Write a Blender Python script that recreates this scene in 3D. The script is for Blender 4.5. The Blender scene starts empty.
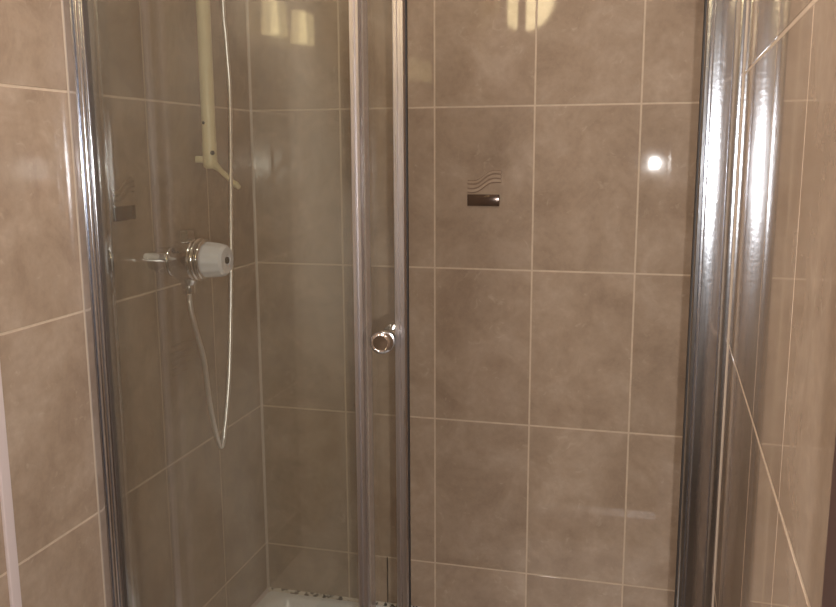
import bpy, bmesh, math, random
from mathutils import Vector, Matrix
random.seed(7)
S = bpy.context.scene
C = S.collection

# ------------------------------------------------------------------ camera
def look_matrix(loc, yaw, pitch, roll):
    fw = Vector((math.sin(yaw)*math.cos(pitch), math.cos(yaw)*math.cos(pitch), math.sin(pitch)))
    r0 = Vector((math.cos(yaw), -math.sin(yaw), 0)); u0 = r0.cross(fw)
    r = r0*math.cos(roll) + u0*math.sin(roll); u = -r0*math.sin(roll) + u0*math.cos(roll)
    m = Matrix((r, u, -fw)).transposed().to_4x4(); m.translation = loc
    return m
CAM = Vector((.8149, -1.7162, 1.2))
cam = bpy.data.cameras.new('camera'); camo = bpy.data.objects.new('camera', cam); C.objects.link(camo)
cam.sensor_width = 36; cam.lens = 863.86*36/836; cam.clip_start = .02
camo.matrix_world = look_matrix(CAM, -.2569, -.1726, -.0046)
S.camera = camo

# ------------------------------------------------------------------ world, lights, exposure
w = bpy.data.worlds.new('world'); S.world = w; w.use_nodes = True
w.node_tree.nodes['Background'].inputs[0].default_value = (.9, .8, .68, 1)
w.node_tree.nodes['Background'].inputs[1].default_value = .05
def light(name, kind, loc, power, col, **kw):
    l = bpy.data.lights.new(name, kind); l.energy = power; l.color = col
    for k, v in kw.items(): setattr(l, k, v)
    o = bpy.data.objects.new(name, l); C.objects.link(o); o.location = loc
    return o
# the phone's own flash, just beside and below its lens
fl = light('phone_flash', 'SPOT', (.843, -1.715, 1.158), 25, (1, .98, .95), shadow_soft_size=.006, spot_size=2.75, spot_blend=.6)
fl.rotation_euler = (math.pi/2 - .17, 0, .257)
S.view_settings.view_transform = 'Standard'; S.view_settings.look = 'None'
S.view_settings.gamma = 1; S.view_settings.use_curve_mapping = False
S.view_settings.exposure = .27

# ------------------------------------------------------------------ material helpers
def rgb(r, g, b):
    f = lambda c: (c/255/12.92 if c/255 <= .04045 else ((c/255+.055)/1.055)**2.4)
    return (f(r), f(g), f(b), 1)
def new_mat(name):
    m = bpy.data.materials.new(name); m.use_nodes = True
    nt = m.node_tree; b = nt.nodes['Principled BSDF']
    return m, nt, b
def N(nt, t, **kw):
    n = nt.nodes.new(t)
    for k, v in kw.items(): setattr(n, k, v)
    return n
def simple(name, col, rough=.5, metal=0., spec=.5, noise=0., nscale=40, bump=0.):
    m, nt, b = new_mat(name)
    b.inputs['Base Color'].default_value = col; b.inputs['Roughness'].default_value = rough
    b.inputs['Metallic'].default_value = metal; b.inputs['Specular IOR Level'].default_value = spec
    if noise or bump:
        tc = N(nt, 'ShaderNodeTexCoord'); n = N(nt, 'ShaderNodeTexNoise')
        n.inputs['Scale'].default_value = nscale; n.inputs['Detail'].default_value = 4
        nt.links.new(tc.outputs['Object'], n.inputs['Vector'])
        if noise:
            mx = N(nt, 'ShaderNodeMix', data_type='RGBA'); mx.inputs[6].default_value = col
            mx.inputs[7].default_value = tuple(c*(1-noise) for c in col[:3]) + (1,)
            nt.links.new(n.outputs['Fac'], mx.inputs[0]); nt.links.new(mx.outputs[2], b.inputs['Base Color'])
        if bump:
            bp = N(nt, 'ShaderNodeBump'); bp.inputs['Strength'].default_value = bump; bp.inputs['Distance'].default_value = .002
            nt.links.new(n.outputs['Fac'], bp.inputs['Height']); nt.links.new(bp.outputs['Normal'], b.inputs['Normal'])
    return m

def tile_material(name, r_lo=.03, r_hi=.055, tint=(1, 1, 1)):
    """glazed beige-brown ceramic: cloudy mottling, pale veins and specks, each tile its own patch"""
    m, nt, b = new_mat(name); L = nt.links.new
    tc = N(nt, 'ShaderNodeTexCoord'); oi = N(nt, 'ShaderNodeObjectInfo')
    sh = N(nt, 'ShaderNodeVectorMath', operation='SCALE'); sh.inputs[0].default_value = (13, 7, 5)
    L(oi.outputs['Random'], sh.inputs['Scale'])
    add = N(nt, 'ShaderNodeVectorMath', operation='ADD'); L(tc.outputs['Object'], add.inputs[0]); L(sh.outputs[0], add.inputs[1])
    def noise(scale, detail, rough=.55, dist=0.):
        n = N(nt, 'ShaderNodeTexNoise'); n.inputs['Scale'].default_value = scale; n.inputs['Detail'].default_value = detail
        n.inputs['Roughness'].default_value = rough; n.inputs['Distortion'].default_value = dist
        L(add.outputs[0], n.inputs['Vector']); return n
    big = noise(9, 5, .62, .5)
    cr = N(nt, 'ShaderNodeValToRGB'); L(big.outputs['Fac'], cr.inputs[0])
    e = cr.color_ramp.elements
    def tc_(r, g, b_): c = rgb(r, g, b_); return (c[0]*tint[0], c[1]*tint[1], c[2]*tint[2], 1)
    e[0].position = .3; e[0].color = tc_(150, 129, 111); e[1].position = .72; e[1].color = tc_(180, 160, 142)
    k = e.new(.5); k.color = tc_(165, 144, 125)
    fine = noise(70, 6, .7)
    r2 = N(nt, 'ShaderNodeMapRange'); r2.inputs[1].default_value = .35; r2.inputs[2].default_value = .7
    r2.inputs[3].default_value = .93; r2.inputs[4].default_value = 1.06; L(fine.outputs['Fac'], r2.inputs[0])
    m1 = N(nt, 'ShaderNodeMix', data_type='RGBA', blend_type='MULTIPLY'); m1.inputs[0].default_value = 1
    L(cr.outputs[0], m1.inputs[6]); L(r2.outputs[0], m1.inputs[7])
    sp = noise(38, 5, .6, 1.2)                                   # short pale scratches and flecks
    r3 = N(nt, 'ShaderNodeMapRange'); r3.inputs[1].default_value = .62; r3.inputs[2].default_value = .78
    r3.inputs[3].default_value = 0; r3.inputs[4].default_value = .5; L(sp.outputs['Fac'], r3.inputs[0])
    m2 = N(nt, 'ShaderNodeMix', data_type='RGBA'); L(r3.outputs[0], m2.inputs[0]); L(m1.outputs[2], m2.inputs[6])
    m2.inputs[7].default_value = tc_(200, 182, 162)
    hv = N(nt, 'ShaderNodeMapRange'); hv.inputs[3].default_value = .95; hv.inputs[4].default_value = 1.04
    L(oi.outputs['Random'], hv.inputs[0])
    m3 = N(nt, 'ShaderNodeMix', data_type='RGBA', blend_type='MULTIPLY'); m3.inputs[0].default_value = 1
    L(m2.outputs[2], m3.inputs[6]); L(hv.outputs[0], m3.inputs[7]); L(m3.outputs[2], b.inputs['Base Color'])
    # glaze: smooth with a soap film
    film = noise(14, 3)
    r4 = N(nt, 'ShaderNodeMapRange'); r4.inputs[1].default_value = .35; r4.inputs[2].default_value = .7
    r4.inputs[3].default_value = r_lo; r4.inputs[4].default_value = r_hi; L(film.outputs['Fac'], r4.inputs[0])
    L(r4.outputs[0], b.inputs['Roughness'])
    # faint ripple of the glaze, stretched upright
    mp = N(nt, 'ShaderNodeMapping'); mp.inputs['Scale'].default_value = (1, 1, .12); L(add.outputs[0], mp.inputs['Vector'])
    rp = N(nt, 'ShaderNodeTexNoise'); rp.inputs['Scale'].default_value = 40; rp.inputs['Detail'].default_value = 2
    L(mp.outputs[0], rp.inputs['Vector'])
    bp = N(nt, 'ShaderNodeBump'); bp.inputs['Strength'].default_value = .035; bp.inputs['Distance'].default_value = .0006
    L(rp.outputs['Fac'], bp.inputs['Height']); L(bp.outputs['Normal'], b.inputs['Normal'])
    b.inputs['Specular IOR Level'].default_value = .5
    return m

def metal_material(name, col, rough, streak=.1):
    m, nt, b = new_mat(name); L = nt.links.new
    b.inputs['Base Color'].default_value = col; b.inputs['Metallic'].default_value = 1
    tc = N(nt, 'ShaderNodeTexCoord'); mp = N(nt, 'ShaderNodeMapping'); mp.inputs['Scale'].default_value = (1, 1, .02)
    n = N(nt, 'ShaderNodeTexNoise'); n.inputs['Scale'].default_value = 500; n.inputs['Detail'].default_value = 3
    L(tc.outputs['Object'], mp.inputs['Vector']); L(mp.outputs[0], n.inputs['Vector'])
    r = N(nt, 'ShaderNodeMapRange'); r.inputs[3].default_value = max(.02, rough-streak); r.inputs[4].default_value = rough+streak
    L(n.outputs['Fac'], r.inputs[0]); L(r.outputs[0], b.inputs['Roughness'])
    sp = N(nt, 'ShaderNodeTexNoise'); sp.inputs['Scale'].default_value = 160; sp.inputs['Detail'].default_value = 2
    L(tc.outputs['Object'], sp.inputs['Vector'])
    bp = N(nt, 'ShaderNodeBump'); bp.inputs['Strength'].default_value = .12; bp.inputs['Distance'].default_value = .001
    L(sp.outputs['Fac'], bp.inputs['Height']); L(bp.outputs['Normal'], b.inputs['Normal'])
    return m

def glass_material():
    """clear toughened glass with a green cast and a streaky film of limescale"""
    m, nt, b = new_mat('shower_glass'); L = nt.links.new
    nt.nodes.remove(b); out = nt.nodes['Material Output']
    tr = N(nt, 'ShaderNodeBsdfTransparent'); tr.inputs[0].default_value = (.952, .955, .936, 1)
    gl = N(nt, 'ShaderNodeBsdfGlossy'); gl.inputs['Roughness'].default_value = .03; gl.inputs['Color'].default_value = (1, 1, 1, 1)
    fr = N(nt, 'ShaderNodeFresnel'); fr.inputs['IOR'].default_value = 1.5
    lw = N(nt, 'ShaderNodeMath', operation='MINIMUM'); lw.inputs[1].default_value = .5; L(fr.outputs[0], lw.inputs[0])
    mg = N(nt, 'ShaderNodeMixShader'); L(lw.outputs[0], mg.inputs[0]); L(tr.outputs[0], mg.inputs[1]); L(gl.outputs[0], mg.inputs[2])
    df = N(nt, 'ShaderNodeBsdfDiffuse'); df.inputs[0].default_value = (.62, .6, .55, 1)
    tc = N(nt, 'ShaderNodeTexCoord'); mp = N(nt, 'ShaderNodeMapping'); mp.inputs['Scale'].default_value = (1, 1, .35)
    L(tc.outputs['Object'], mp.inputs['Vector'])
    n = N(nt, 'ShaderNodeTexNoise'); n.inputs['Scale'].default_value = 7; n.inputs['Detail'].default_value = 5; n.inputs['Roughness'].default_value = .55
    L(mp.outputs[0], n.inputs['Vector'])
    r = N(nt, 'ShaderNodeMapRange'); r.inputs[1].default_value = .42; r.inputs[2].default_value = .75
    r.inputs[3].default_value = .006; r.inputs[4].default_value = .055; L(n.outputs['Fac'], r.inputs[0])
    mh = N(nt, 'ShaderNodeMixShader'); L(r.outputs[0], mh.inputs[0]); L(mg.outputs[0], mh.inputs[1]); L(df.outputs[0], mh.inputs[2])
    L(mh.outputs[0], out.inputs['Surface'])
    return m

def mould_material(name, base, dark, scale, lo, hi):
    m, nt, b = new_mat(name); L = nt.links.new
    tc = N(nt, 'ShaderNodeTexCoord'); n = N(nt, 'ShaderNodeTexNoise'); n.inputs['Scale'].default_value = scale; n.inputs['Detail'].default_value = 3
    L(tc.outputs['Object'], n.inputs['Vector'])
    r = N(nt, 'ShaderNodeValToRGB'); r.color_ramp.elements[0].position = lo; r.color_ramp.elements[0].color = base
    r.color_ramp.elements[1].position = hi; r.color_ramp.elements[1].color = dark
    L(n.outputs['Fac'], r.inputs[0]); L(r.outputs[0], b.inputs['Base Color']); b.inputs['Roughness'].default_value = .55
    return m

def emit_material(name, col, strength):
    m, nt, b = new_mat(name)
    b.inputs['Base Color'].default_value = col; b.inputs['Emission Color'].default_value = col
    b.inputs['Emission Strength'].default_value = strength
    return m

M_TILE = tile_material('beige_glazed_tile')
M_FILM = tile_material('soap_filmed_tile', .15, .26)
M_GROUT = simple('beige_grout', rgb(208, 186, 163), .85, noise=.3, nscale=60)
M_PAINT = simple('cream_paint', rgb(150, 136, 120), .8, noise=.05, nscale=20)
M_CEIL = simple('white_ceiling_paint', rgb(225, 218, 205), .85, noise=.03)
M_FLOOR = simple('dark_vinyl_floor', rgb(96, 82, 70), .45, noise=.25, nscale=12)
M_WOOD = simple('dark_stained_wood', rgb(66, 42, 38), .4, noise=.3, nscale=30)
M_ALU = metal_material('polished_aluminium', (.74, .77, .84, 1), .15, .05)
M_STILE = metal_material('satin_aluminium', (.72, .69, .70, 1), .3, .08)
M_CHROME = simple('chrome', (.74, .72, .73, 1), .09, 1)
M_HOSE = simple('chrome_hose', (.92, .89, .89, 1), .36, 1)
M_CREAM = simple('aged_cream_plastic', rgb(226, 212, 176), .35, noise=.08)
M_WHITEP = simple('white_plastic', rgb(228, 224, 222), .3)
M_CLEARP = simple('white_translucent_acrylic', rgb(226, 224, 232), .2)
M_TRAY = simple('white_acrylic', rgb(240, 241, 246), .18, noise=.03)
M_SEAL = simple('black_rubber', rgb(34, 28, 26), .6)
M_PSEAL = simple('frosted_plastic_seal', rgb(140, 126, 116), .12)
M_GSEAL = simple('grey_rubber', rgb(84, 74, 70), .4)
M_SIL = mould_material('white_silicone_with_mould', rgb(214, 204, 192), rgb(46, 34, 28), 75, .50, .58)
M_MOULD = mould_material('mouldy_grout', rgb(120, 98, 76), rgb(44, 30, 22), 30, .35, .5)
M_INLAY = simple('dark_bronze_inlay', rgb(92, 72, 60), .16, .35, noise=.12, nscale=90)
M_RIBBON = simple('brown_ribbon_glaze', rgb(138, 112, 92), .3, noise=.1)
M_INK = simple('dark_hole', rgb(30, 24, 20), .6)
M_GLASS = glass_material()
_nt = M_PSEAL.node_tree; _mx = N(_nt, 'ShaderNodeMixShader'); _tr = N(_nt, 'ShaderNodeBsdfTransparent'); _mx.inputs[0].default_value = .55
_nt.links.new(_nt.nodes['Principled BSDF'].outputs[0], _mx.inputs[1]); _nt.links.new(_tr.outputs[0], _mx.inputs[2]); _nt.links.new(_mx.outputs[0], _nt.nodes['Material Output'].inputs['Surface'])
M_TRIM = simple('white_edge_trim', rgb(208, 192, 190), .4)
M_LAMP = emit_material('warm_opal_glass_lit', (1, .80, .45, 1), 12)
M_LAMP2 = emit_material('warm_shade_lit', (1, .80, .45, 1), 2.2)
M_FILL = emit_material('ceiling_fill_glow', (1, .94, .87, 1), 66)  # glow of the added ceiling fill

# ------------------------------------------------------------------ mesh helpers
def finish(name, bm, mat, parent=None, smooth=False, angle=None):
    bmesh.ops.recalc_face_normals(bm, faces=bm.faces)
    me = bpy.data.meshes.new(name); bm.to_mesh(me); bm.free()
    for mt in (mat if isinstance(mat, (list, tuple)) else [mat]): me.materials.append(mt)
    if smooth:
        for p in me.polygons: p.use_smooth = True
        me.set_sharp_from_angle(angle=math.radians(angle or 35))
    o = bpy.data.objects.new(name, me); C.objects.link(o)
    if parent: o.parent = parent
    return o
def empty(name, loc=(0, 0, 0)):
    o = bpy.data.objects.new(name, None); C.objects.link(o); o.location = loc; o.empty_display_size = .05
    return o
def tag(o, label, cat=None, group=None):
    o['label'] = label
    if cat: o['category'] = cat
    if group: o['group'] = group
    return o
def struct(o, label=None):
    o['kind'] = 'structure'
    if label: o['label'] = label
    return o
def box(bm, x0, x1, y0, y1, z0, z1, bevel=0., seg=2):
    vs = [bm.verts.new((x, y, z)) for x in (x0, x1) for y in (y0, y1) for z in (z0, z1)]
    fs = [bm.faces.new([vs[i] for i in f]) for f in ((0, 1, 3, 2), (4, 6, 7, 5), (0, 4, 5, 1), (2, 3, 7, 6), (0, 2, 6, 4), (1, 5, 7, 3))]
    if bevel:
        es = list({e for f in fs for e in f.edges})
        bmesh.ops.bevel(bm, geom=es, offset=bevel, segments=seg, affect='EDGES', profile=.5)
def extrude_profile(bm, pts, z0, z1):
    """closed outline in x,y swept upright"""
    a = [bm.verts.new((x, y, z0)) for x, y in pts]; b = [bm.verts.new((x, y, z1)) for x, y in pts]
    n = len(pts)
    for i in range(n): bm.faces.new((a[i], a[(i+1) % n], b[(i+1) % n], b[i]))
    bm.faces.new(a[::-1]); bm.faces.new(b)
def lathe(bm, prof, origin, axis, seg=28, caps=True, flute=None):
    """prof = [(distance along axis, radius)]"""
    ax = Vector(axis).normalized(); t = Vector((0, 0, 1)) if abs(ax.z) < .9 else Vector((1, 0, 0))
    u = ax.cross(t).normalized(); v = ax.cross(u); o = Vector(origin); rings = []
    for d, r in prof:
        ring = []
        for i in range(seg):
            a = 2*math.pi*i/seg; rr = r*(flute(i, d) if flute else 1)
            ring.append(bm.verts.new(o + ax*d + u*(rr*math.cos(a)) + v*(rr*math.sin(a))))
        rings.append(ring)
    for a, b in zip(rings, rings[1:]):
        for i in range(seg): bm.faces.new((a[i], a[(i+1) % seg], b[(i+1) % seg], b[i]))
    if caps: bm.faces.new(rings[0][::-1]); bm.faces.new(rings[-1])
def catmull(pts, n):
    P = [Vector(p) for p in pts]; P = [P[0]*2-P[1]] + P + [P[-1]*2-P[-2]]; out = []
    for i in range(1, len(P)-2):
        for k in range(n):
            t = k/n; a, b, c, d = P[i-1:i+3]
            out.append(.5*((2*b) + (c-a)*t + (2*a-5*b+4*c-d)*t*t + (3*b-a-3*c+d)*t**3))
    out.append(P[-2]); return out
def tube(bm, path, rad, seg=10, caps=True):
    """rad: number or function of (index)"""
    rings = []; u = None
    for i, p in enumerate(path):
        d = (path[min(i+1, len(path)-1)] - path[max(i-1, 0)]).normalized()
        if u is None:
            t = Vector((1, 0, 0)) if abs(d.x) < .9 else Vector((0, 1, 0)); u = d.cross(t).normalized()
        u = (u - d*u.dot(d)).normalized(); v = d.cross(u); r = rad(i) if callable(rad) else rad
        rings.append([bm.verts.new(p + u*(r*math.cos(2*math.pi*k/seg)) + v*(r*math.sin(2*math.pi*k/seg))) for k in range(seg)])
    for a, b in zip(rings, rings[1:]):
        for k in range(seg): bm.faces.new((a[k], a[(k+1) % seg], b[(k+1) % seg], b[k]))
    if caps: bm.faces.new(rings[0][::-1]); bm.faces.new(rings[-1])

# ------------------------------------------------------------------ the room
ROW = [.2, .316, .6443, .9669, 1.2894, 1.6119, 1.9344, 2.2569, 2.38]     # tile courses, from the tray up
ZTOP = 2.38; YB = -2.9; TOE = math.atan(.0235); XR = .935; GAP = .0032; DEEP = .0003
def slab(name, x0, x1, y0, y1, z0, z1, mat):
    bm = bmesh.new(); box(bm, x0, x1, y0, y1, z0, z1); return finish(name, bm, mat)
struct(slab('floor', -.1, 2.1, YB-.1, .1, -.1, 0, M_FLOOR))
struct(slab('ceiling', -.1, 2.1, YB-.1, .1, ZTOP, ZTOP+.1, M_CEIL))
wall_back = struct(slab('wall_back', -.1, XR+.1, DEEP, .1, 0, ZTOP, M_GROUT), 'beige tiled back wall inside the shower')
wall_left = struct(slab('wall_left', -.1, -DEEP, YB, DEEP, 0, ZTOP, M_GROUT), 'beige tiled wall on the left carrying the shower valve')
struct(slab('wall_rear', -.1, 2.0, YB-.1, YB, 0, ZTOP, M_PAINT))
# right wall, a touch out of square: built along -y, then turned about the back corner
bm = bmesh.new(); box(bm, DEEP, .1, -2.95, .0, 0, ZTOP)
wall_right = struct(finish('wall_right', bm, M_GROUT), 'glossy beige tiled wall on the right')
wall_right.location = (XR, 0, 0); wall_right.rotation_euler = (0, 0, -TOE)

_tiles = {}
def tile_mesh(w, h, mat):
    k = (round(w, 4), round(h, 4), mat.name)
    if k not in _tiles:
        t = .0075; b = .0005; V = []; F = []
        for dx, d in ((0, t), (0, b), (b, 0)):          # x across, z up, front face at y = 0, body behind at +y
            V += [(-w/2+dx, d, -h/2+dx), (w/2-dx, d, -h/2+dx), (w/2-dx, d, h/2-dx), (-w/2+dx, d, h/2-dx)]
        for r in (0, 4):
            for i in range(4): F.append((r+i, r+(i+1) % 4, r+4+(i+1) % 4, r+4+i))
        F += [(8, 9, 10, 11), (3, 2, 1, 0)]
        me = bpy.data.meshes.new('tile'); me.from_pydata(V, [], F); me.materials.append(mat); _tiles[k] = me
    return _tiles[k]
def lay(wall, a0, a1, z0, z1, place, rot, mat=None, gap=GAP):
    o = bpy.data.objects.new('tile', tile_mesh(a1-a0-gap, z1-z0-GAP, mat or M_TILE)); C.objects.link(o)
    o.parent = wall; o.location = place((a0+a1)/2, (z0+z1)/2); o.rotation_euler = (0, 0, rot)
    return o
cols = [0, .2, .4, .6, .8, XR]
decor = {}
for r in range(len(ROW)-1):
    cc = [0, .2, .291, .4, .6, .8, XR] if r == 0 else cols
    for i in range(len(cc)-1):
        t = lay(wall_back, cc[i]+(.001 if i == 0 else 0), cc[i+1], ROW[r], ROW[r+1], lambda a, z: (a, 0, z), 0)
        if r == 3 and i == 2: decor['back'] = t
lc = [.0 + .2*k for k in range(8)]
for r in range(len(ROW)-1):
    for i in range(len(lc)-1):
        z0 = ROW[r]
        t = lay(wall_left, -lc[i+1], -lc[i]-(.001 if i == 0 else 0), z0, ROW[r+1], lambda a, z: (0, a, z), math.pi/2, M_FILM if i < 3 else M_TILE)
        if r == 3 and i == 2: decor['left'] = t
        if r == 2 and i == 1: decor['ridge'] = t
rc = [0, .1, .3, .5, .70, .94, 1.13, 1.306]
for r in range(len(ROW)-1):
    for i in range(len(rc)-1):
        lay(wall_right, -rc[i+1], -rc[i], ROW[r], ROW[r+1], lambda a, z: (0, a, z), -math.pi/2, None, .0017)

# the wave and bar motif on two of the tiles (built in the tile's own axes: x across, -y out, z up)
def motif(tile, cx, cz, W=.068):
    bm = bmesh.new(); n = 16
    def strip(bm, off, half, proud):
        ra = []
        for i in range(n+1):
            s = i/n; x = cx - W/2 + s*W
            z = cz + .0095*math.tanh((s-.48)*4.5) - .002*math.sin(s*2*math.pi) + off
            ra.append([bm.verts.new((x, y, zz)) for y, zz in ((.001, z-half), (-proud, z-half*.75), (-proud, z+half*.75), (.001, z+half))])
        for a, b in zip(ra, ra[1:]):
            for k in range(3): bm.faces.new((a[k], a[k+1], b[k+1], b[k]))
            bm.faces.new((a[3], a[0], b[0], b[3]))
        bm.faces.new(ra[0]); bm.faces.new(ra[-1][::-1])
    strip(bm, 0, .0140, .0012)
    o = finish('ribbon_ground', bm, M_RIBBON, tile); o['label'] = 'brown wavy ribbon outline'
    for off, half in ((-.0082, .0036), (.0002, .0038), (.0086, .0034)):
        bm = bmesh.new(); strip(bm, off, half, .0028); finish('ribbon_wave', bm, M_TILE, tile)
    zt = -.0105
    bm = bmesh.new(); box(bm, cx-W/2, cx+W/2-.003, -.0035, .002, zt-.023, zt, .0012, 2)
    o = finish('bar_inlay', bm, M_INLAY, tile, True); o['label'] = 'dark bronze bar'
motif(decor['back'], .002, .015)
motif(decor['left'], .019, .013, .062)
bm = bmesh.new()
for k in range(5):
    z = .052 - k*.0135; box(bm, -.065, .015-.006*k, -.0012, .001, z-.0022, z+.0022, .001, 1)
finish('ridge_relief', bm, M_TILE, decor['ridge'])['label'] = 'faint row of raised horizontal ridges'

# silicone and mould lines
bm = bmesh.new(); box(bm, .2897, .2923, -.0005, DEEP+.001, .205, .316)
struct(finish('trim_2', bm, M_MOULD), 'dark mouldy joint in the short bottom row')
bm = bmesh.new(); extrude_profile(bm, [(0, -.0045), (.001, -.0018), (.0045, 0), (0, 0)], .2, ZTOP)
struct(finish('trim_3', bm, simple('corner_silicone', rgb(200, 184, 172), .5, noise=.2)), 'pale sealant line in the back left corner')
bm = bmesh.new(); box(bm, -.001, .005, -.806, -.7885, 0, ZTOP, .0015, 2)
struct(finish('trim_1', bm, M_TRIM), 'white upright edging strip on the left wall')
# dark door frame on the right wall near the camera, with its closed leaf
bm = bmesh.new(); box(bm, -.011, .02, -1.45, -1.350, 0, 2.1, .003, 2)
door = struct(finish('door_1', bm, M_WOOD), 'dark stained wooden door frame on the right wall')
door.parent = wall_right
bm = bmesh.new(); box(bm, -.004, .02, -2.2, -1.45, .01, 2.02, .002, 1); finish('door_leaf', bm, M_WOOD, door)
bm = bmesh.new(); box(bm, -.012, .02, -2.3, -2.2, 0, 2.1, .003, 2); finish('door_jamb', bm, M_WOOD, door)

# ------------------------------------------------------------------ shower tray
def rrect(x0, x1, y0, y1, r, n=6):
    out = []
    for cx, cy, a0 in ((x1-r, y1-r, 0), (x0+r, y1-r, 90), (x0+r, y0+r, 180), (x1-r, y0+r, 270)):
        for k in range(n+1):
            a = math.radians(a0 + 90*k/n); out.append((cx+r*math.cos(a), cy+r*math.sin(a)))
    return out
X1 = .913
tray = empty('shower_tray', (.46, -.32, 0)); tag(tray, 'white shower tray with rounded basin at the foot of the tiled walls', 'shower tray')
bm = bmesh.new()
loops = [(0.002, X1, -.64, -.002, .012, .12), (0.002, X1, -.64, -.002, .012, .196), (.006, X1-.004, -.636, -.006, .012, .201),
         (.022, X1-.022, -.60, -.018, .05, .201), (.027, X1-.027, -.594, -.023, .052, .197), (.046, X1-.046, -.578, -.042, .05, .16), (.09, X1-.09, -.545, -.085, .04, .15)]
rings = [[bm.verts.new((x, y, z)) for x, y in rrect(a, b, c, d, r)] for a, b, c, d, r, z in loops]
for a, b in zip(rings, rings[1:]):
    for i in range(len(a)): bm.faces.new((a[i], a[(i+1) % len(a)], b[(i+1) % len(a)], b[i]))
bm.faces.new(rings[-1]); bm.faces.new(rings[0][::-1])
o = finish('basin', bm, M_TRAY, tray, True, 40); o.location = -tray.location
bm = bmesh.new(); box(bm, .002, X1-.002, -.63, -.010, 0, .121, .002, 1)
o = finish('plinth', bm, M_TRAY, tray); o.location = -tray.location
bm = bmesh.new(); lathe(bm, [(0, .045), (.003, .045), (.005, .04), (.005, .0)], (.46, -.32, .1505), (0, 0, 1), 24, False)
o = finish('drain_cover', bm, M_CHROME, tray, True); o.location = -tray.location
bm = bmesh.new()
extrude_profile(bm, [(0, 0), (.006, 0), (.0025, .003), (0, .007)], 0, 1)     # bead, turned along the back wall
for v in bm.verts: x, y, z = v.co; v.co = (z*(X1-.004)+.002, -x-.0003, .2005+y)
for e in list(bm.edges): pass
b0 = [v for v in bm.verts]
o = finish('sealant_bead', bm, M_SIL, tray); o.location = -tray.location
bm = bmesh.new(); extrude_profile(bm, [(0, 0), (.006, 0), (.0025, .003), (0, .007)], 0, 1)
for v in bm.verts: x, y, z = v.co; v.co = (x+.0003, -.004-z*.55, .2005+y)
o = finish('sealant_bead', bm, M_TRIM, tray); o.location = -tray.location

# ------------------------------------------------------------------ shower enclosure
enc = empty('shower_enclosure', (.46, -.585, .201))
tag(enc, 'chrome framed sliding shower screen with clear glass, its door pushed open to the left', 'shower screen')
def part(name, bm, mat, parent=None, smooth=False, angle=None):
    o = finish(name, bm, mat, parent or enc, smooth, angle)
    if parent is None or parent is enc: o.location = -enc.location
    return o
ZE0, ZE1 = .203, 2.06
# wall channel: stepped and fluted aluminium, given as an outline in (out from wall, y)
def arc(cx, cy, r, a0, a1, n=9): return [(cx+r*math.cos(math.radians(a0+(a1-a0)*k/n)), cy+r*math.sin(math.radians(a0+(a1-a0)*k/n))) for k in range(n+1)]
def channel(s, x):   # s = +1 opens to +x; the left one is the narrower
    if s > 0:
        pts = [(0, -.602), (.0015, -.6025)] + arc(.0125, -.6005, .002, 270, 350, 5) + [(.0150, -.5985), (.0162, -.5985)] + arc(.0205, -.5985, .0040, 200, 340) + [(.0258, -.597)] + arc(.0285, -.5965, .0032, 250, 350, 6) + [(.032, -.566), (.030, -.563), (0, -.563)]
    else:
        pts = [(0, -.606), (.006, -.607), (.010, -.604), (.012, -.6035), (.0135, -.6065)] + [(.0135+.021*k/10, -.6065-.0006*math.sin(math.pi*k/10)) for k in range(1, 10)] + [(.0345, -.6065), (.036, -.602), (.038, -.602), (.0395, -.6045), (.043, -.604), (.045, -.600),
           (.045, -.566), (.042, -.563), (.03, -.563), (.0285, -.561), (.006, -.560), (0, -.560)]
    return [(x+s*a, b) for a, b in pts]
xr = XR + .0235*-.585 - .0006
for s, x in ((1, .0006), (-1, xr)):
    bm = bmesh.new(); extrude_profile(bm, channel(s, x), ZE0, ZE1)
    ch = part('wall_channel', bm, M_ALU, smooth=True, angle=50)
    # dark gasket strip along the inner edge of the channel
    bm = bmesh.new(); g = .045 if s < 0 else .0321; box(bm, *(sorted((x+s*g, x+s*(g+.0015)))), -.5995 if s > 0 else -.597, -.591 if s > 0 else -.570, ZE0, ZE1)
    finish('gasket', bm, M_SEAL if s < 0 else M_GSEAL, ch)
    bm = bmesh.new(); extrude_profile(bm, [(x, -.6085 if s < 0 else -.6045), (x+s*.0012, -.6066 if s < 0 else -.6021), (x, -.605 if s < 0 else -.601)], ZE0, ZE1)
    finish('sealant_line', bm, simple('sealant', rgb(176, 158, 140), .5), ch)
bm = bmesh.new(); box(bm, .034, xr-.046, -.608, -.556, ZE0, ZE0+.024, .0006, 1); part('bottom_rail', bm, M_STILE, smooth=True)
bm = bmesh.new(); box(bm, .034, xr-.046, -.612, -.552, ZE1-.045, ZE1, .005, 2); part('top_rail', bm, M_ALU, smooth=True)
# fixed pane with its upright stile and plastic seal
bm = bmesh.new(); box(bm, .031, .4335, -.598, -.593, ZE0+.02, ZE1-.04, .0008, 1)
fp = part('fixed_pane', bm, M_GLASS); fp['label'] = 'clear glass fixed pane'
bm = bmesh.new()
extrude_profile(bm, [(.430, -.6005), (.432, -.6045), (.436, -.6045), (.4375, -.602), (.440, -.6045), (.4435, -.6045), (.445, -.601), (.445, -.590), (.443, -.5865), (.432, -.5865), (.430, -.590)], ZE0+.0242, ZE1-.042)
finish('stile', bm, M_STILE, fp, True, 40)
bm = bmesh.new(); extrude_profile(bm, [(.4455, -.592), (.4455, -.598), (.449, -.5985), (.452, -.594), (.452, -.5885), (.449, -.5875)], ZE0+.0242, ZE1-.042)
finish('plastic_seal', bm, M_PSEAL, fp, True, 40)
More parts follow.
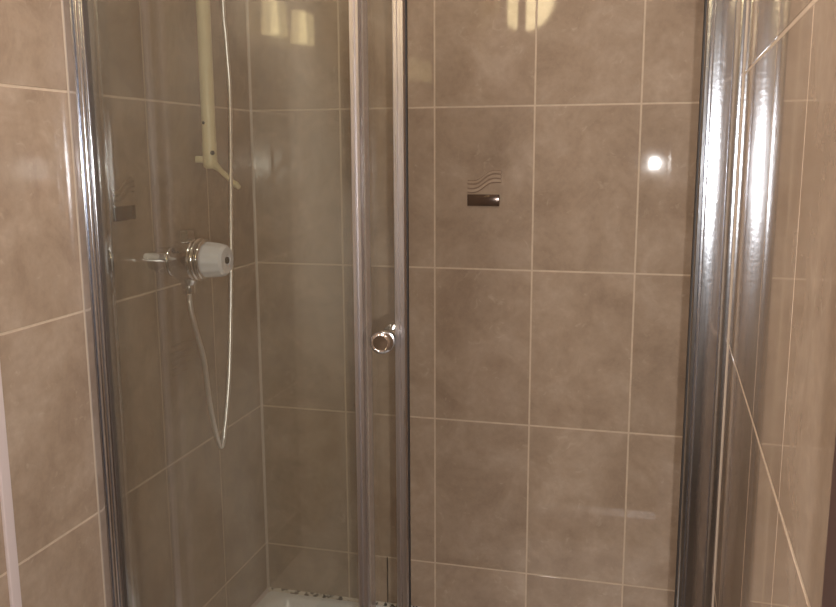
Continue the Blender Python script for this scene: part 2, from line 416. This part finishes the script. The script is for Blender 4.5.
# sliding door, pushed left behind the fixed pane
bm = bmesh.new(); box(bm, .034, .4845, -.575, -.570, ZE0+.0242, ZE1-.046, .0008, 1)
dr = part('sliding_door', bm, M_GLASS); dr['label'] = 'clear glass sliding door, slid open'
bm = bmesh.new()
extrude_profile(bm, [(.482, -.577), (.484, -.581), (.4885, -.581), (.4895, -.579), (.4925, -.579), (.4935, -.581), (.4975, -.581), (.4995, -.578), (.4995, -.567), (.4975, -.564), (.484, -.564), (.482, -.567)], ZE0+.0242, ZE1-.046)
finish('stile', bm, M_STILE, dr, True, 40)
bm = bmesh.new(); box(bm,   .4996, .5012, -.5750, -.5705, ZE0+.0242, ZE1-.046); finish('rubber_seal', bm, M_SEAL, dr)
kx, kz = .4715, .9435
bm = bmesh.new()
lathe(bm, [(0, .0085), (.004, .0095), (.016, .0095), (.018, .012), (.0205, .0155), (.030, .0165), (.0355, .0155), (.0385, .0125), (.0395, .011), (.0385, .010), (.0382, 0.0001)], (kx, -.575, kz), (0, -1, 0), 32, False)
kn = finish('door_knob', bm, M_CHROME, dr, True, 40); kn['label'] = 'round chrome door knob'
bm = bmesh.new()
lathe(bm, [(0, .0085), (.012, .0095), (.016, .0145), (.026, .0155), (.032, .012), (.033, .0001)], (kx, -.570, kz), (0, 1, 0), 28, False)
finish('inner_knob', bm, M_CHROME, dr, True, 40)

# ------------------------------------------------------------------ shower valve on the left wall
vy, vz = -.408, 1.0245
valve = empty('shower_valve', (0, vy, vz)); tag(valve, 'chrome wall mounted shower valve with white ribbed knob and side lever', 'shower valve')
def bead(d, r, rb, n=8): return [(d+rb-rb*math.cos(math.pi*k/n), r+rb*math.sin(math.pi*k/n)) for k in range(n+1)]
def vpart(name, bm, mat, angle=35): return finish(name, bm, mat, valve, True, angle)
bm = bmesh.new(); lathe(bm, [(.0003, .016), (.012, .016), (.0135, .0215), (.016, .0235), (.036, .0235)] + bead(.037, .0225, .0045) + [(.048, .022), (.052, .022)], (0, 0, -.004), (1, 0, 0), 32); vpart('rear_barrel', bm, M_CHROME)
bm = bmesh.new(); lathe(bm, [(.0475, .024)] + [(.0475+.010-.010*math.cos(math.pi/2*k/6), .0255+.010*math.sin(math.pi/2*k/6)) for k in range(7)] + [(.084, .0355), (.089, .033)], (0, 0, -.001), (1, 0, 0), 24)
body = vpart('body', bm, M_CHROME, 20)
bm = bmesh.new(); lathe(bm, [(.028, .0175), (.044, .0165), (.048, .0155), (.049, .0145), (.050, .0145)], (.066, 0, 0), (0, 0, 1), 8)
vpart('inlet_nut', bm, M_CHROME, 20)
bm = bmesh.new(); lathe(bm, [(.086, .031)] + bead(.087, .0325, .0045) + [(.0965, .032)] + bead(.097, .0315, .004) + [(.106, .029)], (0, 0, 0), (1, 0, 0), 36); vpart('collar_ring', bm, M_CHROME)
bm = bmesh.new()
lathe(bm, [(.1045, .028), (.107, .0305), (.130, .0285), (.138, .026), (.142, .022), (.1425, .010), (.140, .009), (.140, .0001)], (0, 0, 0), (1, 0, 0), 48, False,
      lambda i, d: (1.0 if i % 4 < 2 else .955) if .106 < d < .134 else 1)
kb = vpart('temperature_knob', bm, M_CLEARP, 25); kb['label'] = 'white ribbed plastic knob'
bm = bmesh.new(); lathe(bm, [(.1395, .0058), (.1429, .0058), (.1435, .0045), (.1415, .003), (.1412, .0001)], (0, 0, 0), (1, 0, 0), 18, False)
sc = finish('screw_cap', bm, M_INK, kb, True)
bm = bmesh.new(); lathe(bm, [(.018, .006), (.034, .0055), (.037, .0062), (.046, .0062)], (.035, 0, .003), (0, -1, .12), 18)
lv = vpart('flow_lever', bm, M_HOSE)
bm = bmesh.new(); lathe(bm, [(.046, .0055), (.049, .0064), (.072, .0060), (.075, .004)], (.035, 0, .003), (0, -1, .12), 18)
finish('lever_tip', bm, M_WHITEP, lv, True)
bm = bmesh.new(); lathe(bm, [(.028, .0195), (.036, .0165), (.044, .0115), (.046, .0120), (.058, .0115), (.060, .008)], (.068, 0, 0), (0, 0, -1), 24); vpart('hose_outlet', bm, M_CHROME)

# ------------------------------------------------------------------ riser rail
rx, ry = .030, -.242
rail = empty('shower_riser_rail', (0, ry, 1.19)); tag(rail, 'cream plastic shower riser rail with drooping hose clip at its foot', 'shower rail')
bm = bmesh.new(); lathe(bm, [(.0315, .0125), (.8, .0125)], (rx, 0, 0), (0, 0, 1), 24); bar = finish('rail_tube', bm, M_CREAM, rail, True)
bm = bmesh.new()
lathe(bm, [(-.017, .008), (-.014, .0115), (-.008, .0132), (.028, .0134), (.0315, .0130)], (rx, 0, 0), (0, 0, 1), 24)
lo = finish('foot_bracket', bm, M_CREAM, rail, True)
bm = bmesh.new(); box(bm, .0005, rx-.004, -.004, .007, -.006, .006, .002, 2); finish('wall_mount', bm, M_CREAM, rail, True)
bm = bmesh.new(); lathe(bm, [(.0118, .0042), (.0141, .0042), (.0144, .003)], (rx, 0, .012), (.75, -.66, 0), 14); finish('screw_hole', bm, M_INK, lo)
bm = bmesh.new(); lathe(bm, [(.0115, .003), (.0132, .003), (.0135, .002)], (rx, 0, .066), (-.3, -.95, 0), 12); finish('pin', bm, M_INK, bar)
# slotted arm of the hose clip: two prongs joined at both ends, sloping down towards the back
def arm_pt(s, side, lift): return Vector((rx+.006+.026*s + side*.5, -.004+.048*s + side*.85, -.006-.045*s + lift))
bm = bmesh.new()
for sd in (-.0042, .0042):
    tube(bm, [arm_pt(s/8, -sd*.45, sd) for s in range(9)], .0028, 8)
tube(bm, [arm_pt(0, 0, 0), arm_pt(.12, 0, 0), arm_pt(.3, 0, 0)], lambda i: (.0082, .0075, .0052)[i], 10)
tube(bm, [arm_pt(.86, 0, 0), arm_pt(.95, 0, 0), arm_pt(1.06, 0, 0)], lambda i: (.0055, .0066, .0042)[i], 10)
finish('hose_clip_arm', bm, M_CREAM, rail, True)
bm = bmesh.new(); box(bm, .0005, rx-.010, -.011, .011, .78, .812, .004, 2); lathe(bm, [(.775, .0165), (.815, .0165), (.822, .012)], (rx, 0, 0), (0, 0, 1), 24)
finish('top_bracket', bm, M_CREAM, rail, True)
bm = bmesh.new(); box(bm, rx-.02, rx+.048, -.018, .018, .70, .735, .006, 2); finish('head_holder', bm, M_CREAM, rail, True)

# shower head resting in the holder, above the picture
head = empty('hand_shower', (rx+.065, ry, 1.90)); tag(head, 'cream hand shower held at the top of the riser rail', 'hand shower')
bm = bmesh.new(); tube(bm, catmull([(0, 0, -.05), (0, 0, .0), (.01, 0, .06), (.035, 0, .11)], 6), .0125, 14); finish('handle', bm, M_CREAM, head, True)
bm = bmesh.new(); lathe(bm, [(-.02, .014), (0, .04), (.014, .042), (.016, .036)], (.045, 0, .12), (.8, 0, -.6), 24); finish('spray_face', bm, M_CREAM, head, True)

# flexible chrome hose: down from the valve, round a tight loop, up past the clip arm
pts = [(.068, -.408, .9642), (.069, -.4075, .940), (.072, -.401, .905), (.075, -.3817, .8432), (.075, -.3689, .765), (.075, -.352, .702), (.0755, -.3385, .6715),
       (.076, -.3290, .672), (.0765, -.3205, .694), (.077, -.296, .7847), (.069, -.2590, .9300), (.058, -.2205, 1.1140), (.047, -.1855, 1.3000), (.047, -.1920, 1.4090), (.050, -.2035, 1.4790), (.07, -.230, 1.66), (rx+.065, ry, 1.845)]
path = catmull(pts, 26)
bm = bmesh.new(); tube(bm, path, lambda i: .0047 if i % 2 else .0041, 8)
hose = finish('shower_hose', bm, M_HOSE, None, True, 60); tag(hose, 'thin chrome flexible hose looping down from the valve beside the cream rail', 'shower hose')

# ------------------------------------------------------------------ lamps of the bathroom, out of view, and an added ceiling fill
lamp = empty('wall_lamp', (.185, YB, 1.955)); tag(lamp, 'round opal wall lamp glowing warm yellow behind the photographer', 'lamp')
bm = bmesh.new(); lathe(bm, [(.0005, .15), (.03, .15), (.034, .145)], (0, 0, 0), (0, 1, 0), 32); finish('base_plate', bm, M_WHITEP, lamp, True)
bm = bmesh.new(); lathe(bm, [(.034, .142), (.06, .138), (.09, .115), (.11, .07), (.117, .02), (.1175, .0001)], (0, 0, 0), (0, 1, 0), 32, False); finish('opal_shade', bm, M_LAMP, lamp, True)
tw = empty('twin_wall_lamp', (0, -1.32, 1.49)); tag(tw, 'small twin shade lamp on the left wall behind the camera', 'lamp')
bm = bmesh.new(); box(bm, .0005, .010, -.085, .085, -.004, .004, .001, 1); finish('bar', bm, M_WOOD, tw, True)
for s in (-1, 1):
    bm = bmesh.new(); lathe(bm, [(-.035, .019), (.035, .016), (.037, .013)], (.03, s*.080, -.005), (0, 0, 1), 20); finish('shade', bm, M_LAMP2, tw, True)
cl = empty('added_ceiling_fill', (.45, -1.2, ZTOP)); tag(cl, 'added round ceiling fill light, out of view, brightening the upper walls', 'lamp')  # added light, out of view, so the walls darken towards the floor
bm = bmesh.new(); lathe(bm, [(.0005, .16), (.025, .16), (.03, .155)], (0, 0, 0), (0, 0, -1), 32); finish('base_plate', bm, M_WHITEP, cl, True)
bm = bmesh.new(); lathe(bm, [(.03, .15), (.05, .145), (.07, .12), (.082, .07), (.086, .0001)], (0, 0, 0), (0, 0, -1), 32, False); finish('opal_shade', bm, M_FILL, cl, True)
